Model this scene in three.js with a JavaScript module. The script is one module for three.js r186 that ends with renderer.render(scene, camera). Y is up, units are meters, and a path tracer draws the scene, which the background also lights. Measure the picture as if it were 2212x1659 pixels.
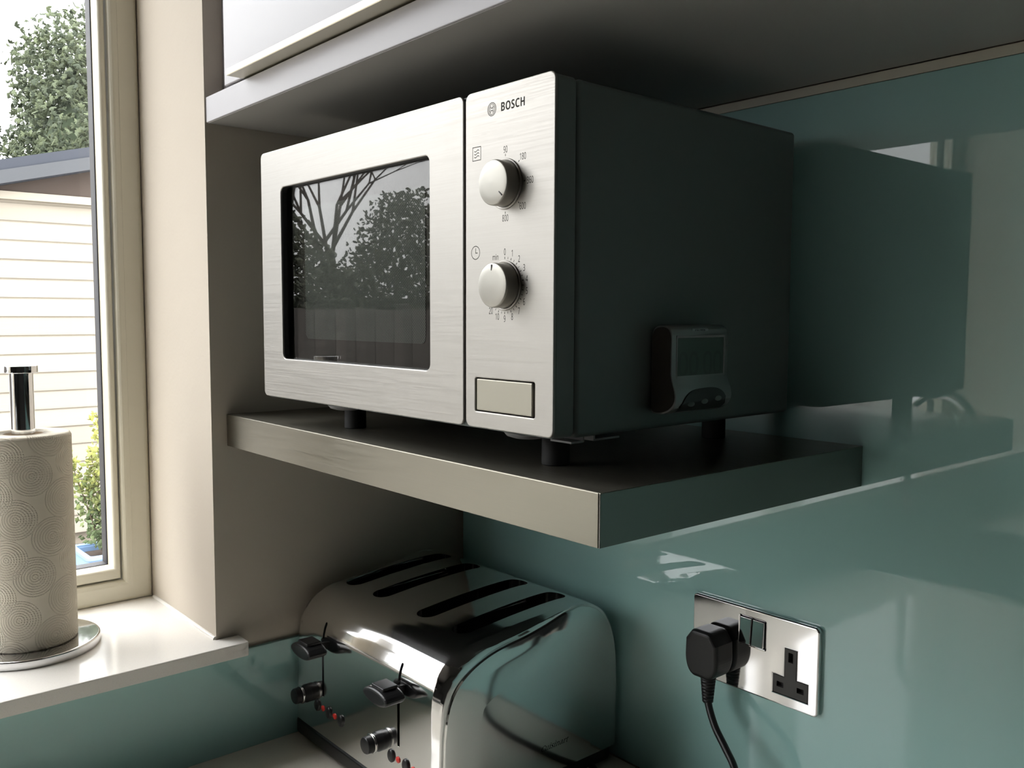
import * as THREE from 'three';
import { RoundedBoxGeometry } from 'three/addons/geometries/RoundedBoxGeometry.js';
import { mergeGeometries, mergeVertices, toCreasedNormals } from 'three/addons/utils/BufferGeometryUtils.js';
import { Brush, Evaluator, SUBTRACTION } from 'three-bvh-csg';

// ---------- camera, sky, exposure ----------
const scene = new THREE.Scene();
const camera = new THREE.PerspectiveCamera(46.33, 2212 / 1659, 0.02, 200);
camera.rotation.order = 'YXZ';
camera.position.set(0.9935, 0.1157, 0.7535);
camera.rotation.set(-0.0775, 0.8639, 0.0037);
const renderer = new THREE.WebGLRenderer({ antialias: true });
renderer.toneMapping = THREE.LinearToneMapping;
renderer.toneMappingExposure = 1.3;
renderer.shadowMap.enabled = true;
const SKY = 5.2;
{ // an overcast sky: brighter towards the zenith, faint cloud mottling
  const W = 256, H = 128, d = new Float32Array(W * H * 4);
  for (let r = 0; r < H; r++) for (let c = 0; c < W; c++) {
    const el = ((r + 0.5) / H - 0.5) * Math.PI, az = (c + 0.5) / W * 2 * Math.PI;
    const up = Math.abs(Math.sin(el));
    const m = 0.04 * Math.sin(az * 3 + el * 5) + 0.03 * Math.sin(az * 7 - el * 9 + 1.3);
    const L = SKY * (0.6 + 1.25 * up + m), k = (r * W + c) * 4;
    d[k] = L * 0.97; d[k + 1] = L * 0.985; d[k + 2] = L * 1.0; d[k + 3] = 1;
  }
  const t = new THREE.DataTexture(d, W, H, THREE.RGBAFormat, THREE.FloatType);
  t.mapping = THREE.EquirectangularReflectionMapping; t.magFilter = THREE.LinearFilter; t.minFilter = THREE.LinearFilter; t.needsUpdate = true;
  scene.background = t;
}

// ---------- helpers ----------
const rng = (seed) => () => { seed = (seed + 0x6d2b79f5) | 0; let t = Math.imul(seed ^ (seed >>> 15), 1 | seed); t = (t + Math.imul(t ^ (t >>> 7), 61 | t)) ^ t; return ((t ^ (t >>> 14)) >>> 0) / 4294967296; };
const names = {};
const numbered = (n) => { const k = names[n] = (names[n] ?? -1) + 1; return k ? `${n}_${String(k).padStart(3, '0')}` : n; };
const shade = (m) => { m.castShadow = true; m.receiveShadow = true; return m; };
function part(name, geo, mat, parent, label) {
  const m = shade(new THREE.Mesh(geo, mat)); m.name = name; parent.add(m);
  if (label) m.userData.label = label;
  return m;
}
function tag(o, label, category, group) { o.userData.label = label; o.userData.category = category; if (group) o.userData.group = group; return o; }
function thing(name, label, category, [x, y, z] = [0, 0, 0], turn = 0, group) {
  const o = new THREE.Group(); o.name = numbered(name); o.position.set(x, y, z); o.rotation.y = turn; scene.add(o);
  return tag(o, label, category, group);
}
function solid(name, geo, mat, label, category, group) { return tag(part(numbered(name), geo, mat, scene), label, category, group); }
function struct(name, geo, mat, label) {
  const m = part(name, geo, mat, scene); m.userData.kind = 'structure'; if (label) m.userData.label = label; return m;
}
// planar uv in metres, chosen by the way each face points (u along the grain: x, or z on faces that look along x)
function uvBox(g) {
  g = g.index ? g.toNonIndexed() : g;
  const p = g.attributes.position, n = g.attributes.normal, uv = new Float32Array(p.count * 2);
  for (let i = 0; i < p.count; i++) {
    const ax = Math.abs(n.getX(i)), ay = Math.abs(n.getY(i)), az = Math.abs(n.getZ(i));
    if (ax >= ay && ax >= az) { uv[2 * i] = p.getZ(i); uv[2 * i + 1] = p.getY(i); }
    else if (ay >= az) { uv[2 * i] = p.getX(i); uv[2 * i + 1] = p.getZ(i); }
    else { uv[2 * i] = p.getX(i); uv[2 * i + 1] = p.getY(i); }
  }
  g.setAttribute('uv', new THREE.BufferAttribute(uv, 2));
  return g;
}
// a box from its limits, with rounded edges
function box(x0, x1, y0, y1, z0, z1, r = 0, seg = 2) {
  const w = x1 - x0, h = y1 - y0, d = z1 - z0;
  const g = r ? new RoundedBoxGeometry(w, h, d, seg, Math.min(r, w / 2.01, h / 2.01, d / 2.01)) : new THREE.BoxGeometry(w, h, d);
  g.translate((x0 + x1) / 2, (y0 + y1) / 2, (z0 + z1) / 2);
  return uvBox(g);
}
const merge = (...gs) => mergeGeometries(gs.flat().map((g) => { const q = g.index ? g.toNonIndexed() : g; for (const k of Object.keys(q.attributes)) if (!['position', 'normal', 'uv'].includes(k)) q.deleteAttribute(k); return q; }));
function rrect(x0, x1, y0, y1, r, C = THREE.Shape) {
  const s = new C(); s.moveTo(x0 + r, y0); s.lineTo(x1 - r, y0); s.absarc(x1 - r, y0 + r, r, -Math.PI / 2, 0); s.lineTo(x1, y1 - r); s.absarc(x1 - r, y1 - r, r, 0, Math.PI / 2);
  s.lineTo(x0 + r, y1); s.absarc(x0 + r, y1 - r, r, Math.PI / 2, Math.PI); s.lineTo(x0, y0 + r); s.absarc(x0 + r, y0 + r, r, Math.PI, Math.PI * 1.5); return s;
}
const poly = (pts, C = THREE.Shape) => new C(pts.map(([x, y]) => new THREE.Vector2(x, y)));
// front face ends up at z = z1, with a bevel of size b on it
function plate(shape, z0, z1, b = 0, seg = 2, curve = 10) {
  const g = new THREE.ExtrudeGeometry(shape, { depth: z1 - z0 - 2 * b, bevelEnabled: b > 0, bevelThickness: b, bevelSize: b, bevelOffset: -b, bevelSegments: seg, curveSegments: curve });
  g.translate(0, 0, z0 + b); return g;
}
// a profile given as [z, y] swept along x
function sweepX(pts, x0, x1, b = 0) {
  const s = pts.isShape ? pts : poly(pts.map(([z, y]) => [-z, y]));
  const g = plate(s, 0, x1 - x0, b); g.rotateY(Math.PI / 2); g.translate(x0, 0, 0); return uvBox(g);
}
const rod = (a, b, r0, r1 = r0, n = 12, caps = true) => {
  const A = new THREE.Vector3(...a), B = new THREE.Vector3(...b), L = A.distanceTo(B);
  const g = new THREE.CylinderGeometry(r1, r0, L, n, 1, !caps); g.translate(0, L / 2, 0);
  g.applyQuaternion(new THREE.Quaternion().setFromUnitVectors(new THREE.Vector3(0, 1, 0), B.sub(A).normalize())); g.translate(...a); return g;
};
const tube = (pts, r, seg = 60, n = 10) => new THREE.TubeGeometry(new THREE.CatmullRomCurve3(pts.map((p) => new THREE.Vector3(...p))), seg, r, n);
const lathe = (pts, n = 48) => new THREE.LatheGeometry(pts.map(([x, y]) => new THREE.Vector2(x, y)), n);
const latheZ = (pts, n = 48) => lathe(pts, n).rotateX(Math.PI / 2); // profile [radius, height above the plate], axis towards +z

// ---------- textures ----------
function dataTex(W, H, f, srgb, rep = [1, 1]) {
  const d = new Uint8Array(W * H * 4);
  for (let y = 0; y < H; y++) for (let x = 0; x < W; x++) { const v = f(x, y), k = 4 * (y * W + x); const a = Array.isArray(v) ? v : [v, v, v]; d[k] = a[0]; d[k + 1] = a[1]; d[k + 2] = a[2]; d[k + 3] = 255; }
  const t = new THREE.DataTexture(d, W, H); t.wrapS = t.wrapT = THREE.RepeatWrapping; t.magFilter = THREE.LinearFilter; t.minFilter = THREE.LinearFilter;
  if (srgb) t.colorSpace = THREE.SRGBColorSpace; t.repeat.set(...rep); t.needsUpdate = true; return t;
}
function valueNoise(seed, n) { // tileable value noise on an n x n lattice
  const r = rng(seed), a = Float32Array.from({ length: n * n }, r);
  return (u, v) => { const x = (u - Math.floor(u)) * n, y = (v - Math.floor(v)) * n, i = Math.floor(x), j = Math.floor(y), s = x - i, t = y - j, S = s * s * (3 - 2 * s), T = t * t * (3 - 2 * t), g = (p, q) => a[((q % n) * n) + (p % n)];
    return (g(i, j) * (1 - S) + g(i + 1, j) * S) * (1 - T) + (g(i, j + 1) * (1 - S) + g(i + 1, j + 1) * S) * T; };
}
const brushed = (() => { // fine streaks along u; one tile is 0.25 m
  const W = 512, H = 512, a = new Float32Array(W * H), r = rng(11);
  for (let y = 0; y < H; y++) { let x = 0; while (x < W) { const len = 20 + Math.floor(r() * 160), v = r(); for (let i = 0; i < len && x < W; i++, x++) a[y * W + x] = v; } }
  return a;
})();
const brushRough = dataTex(512, 512, (x, y) => 190 + 50 * brushed[y * 512 + x], false, [4, 4]);
const brushBump = dataTex(512, 512, (x, y) => 90 + 90 * brushed[y * 512 + x], false, [4, 4]);
const nA = valueNoise(3, 8), nB = valueNoise(4, 32), nC = valueNoise(5, 128);
const plasterBump = dataTex(512, 512, (x, y) => 80 + 50 * nC(x / 512, y / 512) + 90 * nB(x / 512, y / 512), false, [3, 3]);
const quartz = (() => { const r = rng(21); return dataTex(512, 512, () => { const q = r(); return q > 0.97 ? [224, 220, 212] : q < 0.03 ? [244, 241, 235] : [236 + 3 * r(), 232 + 3 * r(), 225 + 3 * r()]; }, true, [5, 5]); })();
const woodBump = dataTex(256, 256, (x, y) => 100 + 70 * nB(x / 256 * 0.2, y / 256 * 2) + 40 * nC(x / 256 * 0.3, y / 256), false, [1, 4]);
const paving = dataTex(256, 256, (x, y) => { const v = 78 + 40 * nB(x / 256, y / 256) + 30 * nC(x / 256, y / 256); return [v, v * 0.97, v * 0.93]; }, true, [1, 1]);
function canvasTex(w, h, draw, pw, ph, x0 = 0, y0 = 0) { // a canvas printed over the rectangle [x0, x0+pw] x [y0, y0+ph] of a uv in metres
  const c = document.createElement('canvas'); c.width = w; c.height = h; draw(c.getContext('2d'), w, h);
  const t = new THREE.CanvasTexture(c); t.colorSpace = THREE.SRGBColorSpace; t.magFilter = THREE.LinearFilter; t.minFilter = THREE.LinearFilter;
  t.repeat.set(1 / pw, 1 / ph); t.offset.set(-x0 / pw, -y0 / ph); return t;
}

// ---------- materials ----------
const std = (o) => new THREE.MeshPhysicalMaterial(o);
const lin = (r, g, b) => new THREE.Color().setRGB(r, g, b);
const M = {
  paint: std({ color: lin(0.54, 0.48, 0.4), roughness: 0.85, bumpMap: plasterBump, bumpScale: 0.0003 }),
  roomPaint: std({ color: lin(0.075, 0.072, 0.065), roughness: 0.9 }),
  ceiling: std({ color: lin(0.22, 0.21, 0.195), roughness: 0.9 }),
  floor: std({ color: lin(0.045, 0.04, 0.035), roughness: 0.5 }),
  upvc: std({ color: lin(0.66, 0.625, 0.51), roughness: 0.35 }),
  gasket: std({ color: lin(0.012, 0.011, 0.016), roughness: 0.6 }),
  pane: std({ color: 0xffffff, transmission: 1, thickness: 0, roughness: 0, ior: 1.5 }),
  quartz: std({ color: 0xffffff, map: quartz, roughness: 0.12, ior: 1.5 }),
  teal: std({ color: lin(0.36, 0.6, 0.575), roughness: 0.015, ior: 1.58 }),
  steel: std({ color: lin(0.345, 0.33, 0.305), metalness: 1, roughness: 0.5, roughnessMap: brushRough, bumpMap: brushBump, bumpScale: 0.00001, anisotropy: 0.5, anisotropyRotation: Math.PI / 2 }),
  shelfSteel: std({ color: lin(0.275, 0.258, 0.212), metalness: 1, roughness: 0.4, roughnessMap: brushRough, bumpMap: brushBump, bumpScale: 0.000015, anisotropy: 0.5, anisotropyRotation: Math.PI / 2 }),
  chrome: std({ color: lin(0.74, 0.74, 0.75), metalness: 1, roughness: 0.06 }),
  toasterChrome: std({ color: lin(0.78, 0.775, 0.77), metalness: 1, roughness: 0.11 }),
  shelfSteelDarkened: std({ color: lin(0.21, 0.205, 0.19), metalness: 1, roughness: 0.2 }),  // same steel as the shelf; the end's dim reflection is put into its colour
  chromeWorn: std({ color: lin(0.66, 0.65, 0.64), metalness: 1, roughness: 0.16 }),
  casing: std({ color: lin(0.12, 0.14, 0.135), roughness: 0.38, metalness: 0.0 }),
  trimGrey: std({ color: lin(0.13, 0.15, 0.145), roughness: 0.5 }),
  black: std({ color: lin(0.012, 0.012, 0.013), roughness: 0.35 }),
  plugBlack: std({ color: lin(0.006, 0.006, 0.0065), roughness: 0.42 }),
  blackMatt: std({ color: lin(0.01, 0.01, 0.01), roughness: 0.7 }),
  silverPlastic: std({ color: lin(0.41, 0.395, 0.355), roughness: 0.38, metalness: 0.7 }),
  buttonMetal: std({ color: lin(0.42, 0.4, 0.33), roughness: 0.42, metalness: 0.6 }),
  greyPlastic: std({ color: lin(0.25, 0.25, 0.25), roughness: 0.5 }),
  cabinet: std({ color: lin(0.375, 0.363, 0.378), roughness: 0.35 }),
  sideGrip: std({ color: lin(0.045, 0.038, 0.032), roughness: 0.6 }),
  keys: std({ color: lin(0.02, 0.02, 0.021), roughness: 0.45 }),
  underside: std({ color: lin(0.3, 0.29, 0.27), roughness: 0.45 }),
  worktop: std({ color: lin(0.95, 0.93, 0.88), map: quartz, roughness: 0.08, ior: 1.52 }),
  aluminium: std({ color: lin(0.56, 0.53, 0.42), roughness: 0.3, metalness: 1 }),
  red: std({ color: lin(0.6, 0.03, 0.02), roughness: 0.35 }),
};

// ---------- the setting ----------
const FLOOR = -1.31, CEIL = 1.1, ZR = 0.3545, ZE = 2.04, SILL = -0.2616, HEAD = 0.98, GROUND = -1.42;
const RX = 3.1, FZ = 3.7;
{ // window wall: faces +x at x = 0
  const s = poly([[-FZ - 0.15, FLOOR - 0.12], [0.15, FLOOR - 0.12], [0.15, CEIL + 0.12], [-FZ - 0.15, CEIL + 0.12]]);
  s.holes.push(poly([[-ZE, SILL - 0.0166], [-ZR, SILL - 0.0166], [-ZR, HEAD], [-ZE, HEAD]], THREE.Path));
  const g = plate(s, 0, 0.3); g.rotateY(Math.PI / 2); g.translate(-0.3, 0, 0);
  struct('wall_left', uvBox(g), M.paint);
}
struct('wall_back', box(0, RX, FLOOR, CEIL, -0.15, -0.006), M.paint);
struct('wall_right', box(RX, RX + 0.15, FLOOR, CEIL, -0.15, FZ + 0.15), M.roomPaint);
struct('wall_front', box(0, RX, FLOOR, CEIL, FZ, FZ + 0.15), M.roomPaint);
struct('ceiling', box(0, RX, CEIL, CEIL + 0.12, -0.006, FZ), M.ceiling);
struct('floor', box(0, RX, FLOOR - 0.12, FLOOR, -0.006, FZ), M.floor);

// ---------- window: frame, beads, gasket, panes (looks along x; interior face at x = -0.21) ----------
{
  const w = new THREE.Group(); w.name = 'window_1'; w.userData.kind = 'structure'; scene.add(w);
  const ZM = 1.2, Y0 = SILL, Y1 = HEAD;
  const ring = (outer, inner, x0, x1, b) => { const s = poly([[-outer[1], outer[2]], [-outer[0], outer[2]], [-outer[0], outer[3]], [-outer[1], outer[3]]]);
    for (const i of inner) s.holes.push(poly([[-i[1], i[2]], [-i[0], i[2]], [-i[0], i[3]], [-i[1], i[3]]], THREE.Path));
    const g = new THREE.ExtrudeGeometry(s, { depth: x1 - x0 - b, bevelEnabled: b > 0, bevelThickness: b, bevelSize: b, bevelOffset: -b, bevelSegments: 4 });
    g.rotateY(Math.PI / 2); g.translate(x0, 0, 0); return uvBox(g); };
  const FW = 0.0365, FB = 0.028;
  const op = [[ZR + FW, ZM - 0.03, Y0 + FB, Y1 - FW], [ZM + 0.03, ZE - FW, Y0 + FB, Y1 - FW]];
  part('window_frame', ring([ZR, ZE, Y0, Y1], op.map(([a, b, c, d]) => [a, b, c, d]), -0.285, -0.21, 0.006), M.upvc, w);
  for (const [a, b, c, d] of op) {
    const e = 0.002, k = 0.0105;
    part('glazing_bead', ring([a + e, b - e, c + e, d - e], [[a + k, b - k, c + k + 0.006, d - k]], -0.2425, -0.2155, 0.0036), M.upvc, w);
    part('gasket', ring([a + k - 0.001, b - k + 0.001, c + k, d - k + 0.001], [[a + k + 0.0012, b - k - 0.0012, c + k + 0.0068, d - k - 0.0012]], -0.262, -0.2425, 0), M.gasket, w);
    const pg = new THREE.PlaneGeometry(b - a - 2 * k, d - c - 2 * k); pg.rotateY(Math.PI / 2); pg.translate(-0.245, (c + d) / 2, (a + b) / 2);
    part('pane', pg, M.pane, w);
  }
  // fine line along the frame face and the sealed joint round the reveal
  part('frame_groove', merge(box(-0.2102, -0.2096, Y0 + 0.02, Y1 - 0.02, ZR + 0.0245, ZR + 0.0255)), M.upvc, w);
  // window board: lies in the reveal and runs past it in a horn
  const s = new THREE.Shape(); // (x, -z)
  s.moveTo(-0.285, -ZR); s.lineTo(0.0005, -ZR); s.lineTo(0.0005, -0.3277); s.lineTo(0.0275, -0.3277); s.absarc(0.0275, -0.3307, 0.003, Math.PI / 2, 0, true); s.lineTo(0.0305, -2.03); s.lineTo(0.0005, -2.03); s.lineTo(0.0005, -ZE); s.lineTo(-0.285, -ZE);
  const g = plate(s, 0, 0.0166, 0.0012); g.rotateX(-Math.PI / 2); g.translate(0, SILL - 0.0166, 0);
  const sb = solid('window_board', uvBox(g), M.quartz, 'polished white stone window board with a horn at its end, under the window', 'window board');
  struct('trim_1', merge(rod([-0.205, SILL + 0.0004, ZR + 0.0004], [-0.001, SILL + 0.0004, ZR + 0.0004], 0.003, 0.003, 12)), M.quartz, 'thin white sealant bead between window board and reveal');
}

struct('trim_2', box(0.001, 2.7, 0.3168, 0.3253, -0.006, -0.0004, 0.0004, 1), M.upvc, 'pale strip between the glass splashback and the wall cabinet');

// ---------- glass splashbacks ----------
solid('splashback', box(0.0065, 2.7, -0.4, 0.3165, -0.0058, 0, 0.0008, 1), M.teal, 'large glossy teal glass splashback behind the microwave shelf and the socket', 'splashback');
solid('splashback', box(0.0003, 0.0063, -0.4, -0.2795, 0.0005, 2.2, 0.0008, 1), M.teal, 'low strip of teal glass splashback beneath the window board', 'splashback');

// ---------- worktop, sink, tap, base units ----------
{
  const s = poly([[0.001, -0.0005], [2.6, -0.0005], [2.6, -0.62], [0.62, -0.62], [0.62, -2.4], [0.001, -2.4]]);
  s.holes.push(rrect(0.075, 0.5, -1.52, -0.965, 0.03, THREE.Path));
  const g = plate(s, 0, 0.03, 0.002); g.rotateX(-Math.PI / 2); g.translate(0, -0.43, 0);
  solid('worktop', uvBox(g), M.worktop, 'polished white stone worktop under the toaster, turning the corner below the window', 'worktop');
  const sk = thing('kitchen_sink', 'steel sink let into the worktop below the window, seen only in the teal glass', 'sink', [0.2875, -0.4, 1.2425]);
  const rim = rrect(-0.225, 0.225, -0.29, 0.29, 0.04); rim.holes.push(rrect(-0.2, 0.2, -0.265, 0.265, 0.03, THREE.Path));
  const rg = plate(rim, 0, 0.003, 0.001); rg.rotateX(-Math.PI / 2); rg.translate(0, 0.0002, 0); part('rim', uvBox(rg), M.chromeWorn, sk);
  const wl = rrect(-0.205, 0.205, -0.27, 0.27, 0.032); wl.holes.push(rrect(-0.2, 0.2, -0.265, 0.265, 0.03, THREE.Path));
  const wg = plate(wl, 0, 0.19); wg.rotateX(-Math.PI / 2); wg.translate(0, -0.19, 0);
  part('bowl', merge(uvBox(wg), box(-0.205, 0.205, -0.193, -0.189, -0.27, 0.27)), M.chromeWorn, sk);
  part('drain', lathe([[0.001, -0.186], [0.03, -0.186], [0.04, -0.188]], 24), M.chrome, sk);
  const tp = thing('mixer_tap', 'chrome swan neck tap behind the sink, seen only in the teal glass', 'tap', [0.04, -0.4, 1.24]);
  part('base', lathe([[0.024, 0], [0.024, 0.02], [0.018, 0.03], [0.0145, 0.05]], 24), M.chrome, tp);
  const arc = [[0, 0.04, 0], [0, 0.15, 0], [0, 0.26, 0]]; for (let i = 0; i <= 8; i++) { const a = Math.PI * i / 8; arc.push([0.07 - 0.07 * Math.cos(a), 0.28 + 0.065 * Math.sin(a), 0]); } arc.push([0.14, 0.235, 0]);
  part('spout', tube(arc, 0.0115, 80, 12), M.chrome, tp);
  part('lever', rod([0, 0.07, 0.012], [0, 0.1, 0.075], 0.006, 0.005), M.chrome, tp);
  const unit = (x, z, turn, label) => {
    const u = thing('base_cabinet', label, 'cabinet', [x, FLOOR, z], turn, 'base units under the worktop');
    part('carcass', box(-0.298, 0.298, 0.15, 0.878, 0.0, 0.55), M.cabinet, u); part('plinth', box(-0.298, 0.298, 0, 0.15, 0, 0.5), M.cabinet, u);
    const d = part('door', box(-0.296, 0.296, 0.155, 0.872, 0.552, 0.572, 0.002), M.cabinet, u); part('handle', box(-0.29, 0.29, 0.862, 0.876, 0.573, 0.59, 0.002), M.aluminium, d);
  };
  unit(0.93, 0.005, 0, 'white base cabinet below the plug socket'); unit(1.54, 0.005, 0, 'white base cabinet right of the one below the socket'); 
  unit(0.012, 1.9, Math.PI / 2, 'white base cabinet beyond the sink below the window');
}

// ---------- wall cabinet over the microwave ----------
{
  const c = thing('wall_cabinet', 'white wall cabinet with a full width bar handle above the microwave', 'cabinet', [0.0, 0.3262, 0.0]);
  part('bottom_panel', box(0.001, 1.66, 0, 0.0277, 0.001, 0.3532, 0.0008, 1), M.cabinet, c);
  part('underside_sheet', box(0.003, 1.658, -0.0006, 0.0002, 0.002, 0.3515), M.underside, c);  // thin sheet added below the bottom panel to give it a darker colour
  part('carcass', box(0.054, 1.66, 0.0281, 0.68, 0.001, 0.333), M.cabinet, c);
  part('filler_panel', box(0.001, 0.0535, 0.0281, 0.68, 0.001, 0.333), M.cabinet, c);
  for (const [x0, x1] of [[0.0541, 0.853], [0.856, 1.655]]) {
    const d = part('door', box(x0, x1, 0.0296, 0.68, 0.3345, 0.3541, 0.0012), M.cabinet, c);
    // an angled edge pull: a flange under the door and a raised lip in front of it
    part('handle', sweepX([[0.345, 0.0288], [0.3705, 0.0288], [0.3712, 0.0295], [0.3712, 0.0352], [0.3692, 0.0352], [0.3692, 0.0308], [0.3545, 0.0308], [0.3545, 0.0296], [0.345, 0.0294]], x0 + 0.046, x1 - 0.046), M.aluminium, d);
  }
}

// ---------- shelf ----------
const SW = 0.5938, SD = 0.337, ST = 0.0365;
{
  const s = thing('shelf', 'thick floating shelf clad in brushed stainless steel, carrying the microwave', 'shelf', [0, -ST, 0]);
  part('core', box(0.0012, SW - 0.0016, 0.0004, ST - 0.0012, 0.0008, SD - 0.0016), M.blackMatt, s);
  part('top_sheet', box(0.0012, SW - 0.0004, ST - 0.0012, ST, 0.0008, SD - 0.0013, 0.0004, 1), M.shelfSteel, s);
  part('front_fascia', box(0.0012, SW - 0.0012, 0, ST, SD - 0.0012, SD, 0.0005, 1), M.shelfSteel, s);
  part('end_fascia', box(SW - 0.0012, SW, 0, ST - 0.0003, 0.0008, SD - 0.0006, 0.0003, 1), M.shelfSteelDarkened, s);
}

// ---------- microwave ----------
const MW = thing('microwave', 'stainless steel microwave oven with two dials and a dark glass door, on the shelf', 'microwave', [0.1004, 0, 0.3366], 0.0172);
{
  const y0 = 0.0293, y1 = 0.2808, T = 0.0022;
  // casing of painted sheet, open seam behind the front frame
  part('casing', box(0.003, 0.4395, 0.0272, y1 - 0.0015, -0.3015, -0.0229, 0.004, 4), M.casing, MW);
  const ff = rrect(0.0012, 0.4392, 0.0282, y1 - 0.0008, 0.005); ff.holes.push(rrect(0.034, 0.3055, 0.06, 0.2515, 0.006, THREE.Path), rrect(0.351, 0.425, 0.0385, 0.071, 0.002, THREE.Path));
  part('front_frame', uvBox(plate(ff, -0.0217, -T - 0.0006, 0.0012, 2)), M.trimGrey, MW);
  // door: steel plate with the window opening, glass set back in it, perforated screen behind
  const ds = rrect(0.0005, 0.3402, y0, y1, 0.006); ds.holes.push(rrect(0.0435, 0.2962, 0.0697, 0.2422, 0.006, THREE.Path));
  const door = part('door', plate(ds, -T, 0, 0.0009, 3), M.steel, MW);
  const fr = rrect(0.038, 0.3015, 0.064, 0.2475, 0.006); fr.holes.push(rrect(0.0435, 0.2962, 0.0697, 0.2422, 0.006, THREE.Path));
  part('window_reveal', plate(fr, -0.0068, -T + 0.0002), M.black, door);
  const dark = lin(0.012, 0.012, 0.012);
  part('inner_panel', box(0.038, 0.3015, 0.064, 0.2475, -0.016, -0.0145), std({ color: dark, roughness: 0.5 }), door);
  const dots = canvasTex(64, 64, (c) => { c.fillStyle = '#6e7a7a'; c.fillRect(0, 0, 64, 64); c.fillStyle = '#0b0c0c'; for (const [a, b] of [[16, 16], [48, 48]]) { c.beginPath(); c.arc(a, b, 15, 0, 7); c.fill(); } }, 0.0026, 0.0026); dots.wrapS = dots.wrapT = THREE.RepeatWrapping;
  part('perforated_screen', plate(rrect(0.0665, 0.2715, 0.0905, 0.222, 0.006), -0.0143, -0.0138), std({ map: dots, roughness: 0.45, metalness: 0.3 }), door);
  part('door_glass', plate(rrect(0.038, 0.3015, 0.064, 0.2475, 0.006), -0.0088, -0.0068), std({ color: lin(0.75, 0.74, 0.72), transmission: 1, thickness: 0, roughness: 0.01, ior: 1.42 }), door);
  // control panel with its print
  const cx0 = 0.3428, cx1 = 0.4405, PW = 0.0977, PH = 0.2515, K = 8100;
  const print = canvasTex(791, 2037, (c, W, H) => {
    c.fillStyle = '#fff'; c.fillRect(0, 0, W, H);
    const X = (x) => (x - cx0) * K, Y = (y) => H - (y - y0) * K;
    const ink = '#2a2826'; c.fillStyle = c.strokeStyle = ink; c.textAlign = 'center'; c.textBaseline = 'middle'; c.lineCap = 'butt';
    const text = (t, x, y, h, sx = 1, font = 'sans-serif', w = '') => { c.save(); c.translate(X(x), Y(y)); c.scale(sx, 1); c.font = `${w} ${Math.round(h * K / 0.72)}px ${font}`; c.fillText(t, 0, 0); c.restore(); };
    // maker's name and the round armature emblem beside it
    c.lineWidth = 4; const ex = X(0.3737), ey = Y(0.2651), er = 0.0047 * K;
    c.beginPath(); c.arc(ex, ey, er, 0, 7); c.stroke(); c.beginPath(); c.arc(ex, ey, er * 0.8, 0, 7); c.lineWidth = 3; c.stroke();
    c.lineWidth = 4; for (const q of [-1, 1]) { c.beginPath(); c.moveTo(ex + q * er * 0.26, ey - er * 0.62); c.lineTo(ex + q * er * 0.26, ey + er * 0.62); c.stroke(); c.beginPath(); c.arc(ex, ey, er * 0.6, q > 0 ? -0.85 : Math.PI - 0.85, q > 0 ? 0.85 : Math.PI + 0.85); c.stroke(); }
    c.beginPath(); c.moveTo(ex - er * 0.26, ey - er * 0.2); c.lineTo(ex + er * 0.26, ey - er * 0.2); c.moveTo(ex - er * 0.26, ey + er * 0.2); c.lineTo(ex + er * 0.26, ey + er * 0.2); c.stroke();
    text('BOSCH', 0.3968, 0.2650, 0.0061, 0.96, 'sans-serif', 'bold');
    // power dial
    const dial = (dx, dy, marks, r1, r2, rt) => { for (const [t, a] of marks) { const s = Math.sin(a * Math.PI / 180), q = Math.cos(a * Math.PI / 180); c.lineWidth = t === "" ? 3 : 4.5; c.beginPath(); c.moveTo(X(dx + s * r1), Y(dy + q * r1)); c.lineTo(X(dx + s * r2), Y(dy + q * r2)); c.stroke(); if (t) text(t, dx + s * rt * (t.length > 2 ? 1.08 : 1), dy + q * rt, 0.0046, 0.66); } };
    dial(0.389, 0.2097, [['90', 0], ['180', 45], ['360', 90], ['600', 135], ['800', 180]], 0.0198, 0.0214, 0.0245);
    const m = []; for (let i = 0; i <= 10; i++) { m.push([String(i), i * 20]); if (i < 10) m.push(['', i * 20 + 10]); } m.push(['', 210], ['20', 220], ['', 230], ['', 240], ['30', 250], ['', 270], ['', 290]);
    dial(0.3886, 0.1366, m, 0.0192, 0.0208, 0.0243); text('min', 0.3782, 0.1575, 0.0042, 0.7);
    // symbols: a food dish with waves, a clock
    c.lineWidth = 4; const bx = X(0.3515), by = Y(0.2402), bw = 0.0095 * K, bh = 0.0098 * K; c.strokeRect(bx, by, bw, bh); 
    for (let k = 0; k < 3; k++) { c.beginPath(); for (let i = 0; i <= 20; i++) { const px = bx + bw * (0.2 + 0.6 * i / 20), py = by + bh * (0.28 + 0.22 * k) + 5 * Math.sin(i / 20 * 6.28); i ? c.lineTo(px, py) : c.moveTo(px, py); } c.stroke(); }
    c.beginPath(); c.arc(X(0.355), Y(0.1619), 0.0049 * K, 0, 7); c.stroke(); c.beginPath(); c.moveTo(X(0.355), Y(0.1652)); c.lineTo(X(0.355), Y(0.1617)); c.lineTo(X(0.3574), Y(0.1617)); c.stroke();
  }, PW, PH, cx0, y0);
  const ps = rrect(cx0, cx1, y0, y1, 0.006); ps.holes.push(rrect(0.3545, 0.4212, 0.0418, 0.0676, 0.0015, THREE.Path));
  const steelPrint = M.steel.clone(); steelPrint.map = print;
  const panel = part('control_panel', plate(ps, -T, 0, 0.0009, 3), steelPrint, MW);
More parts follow.
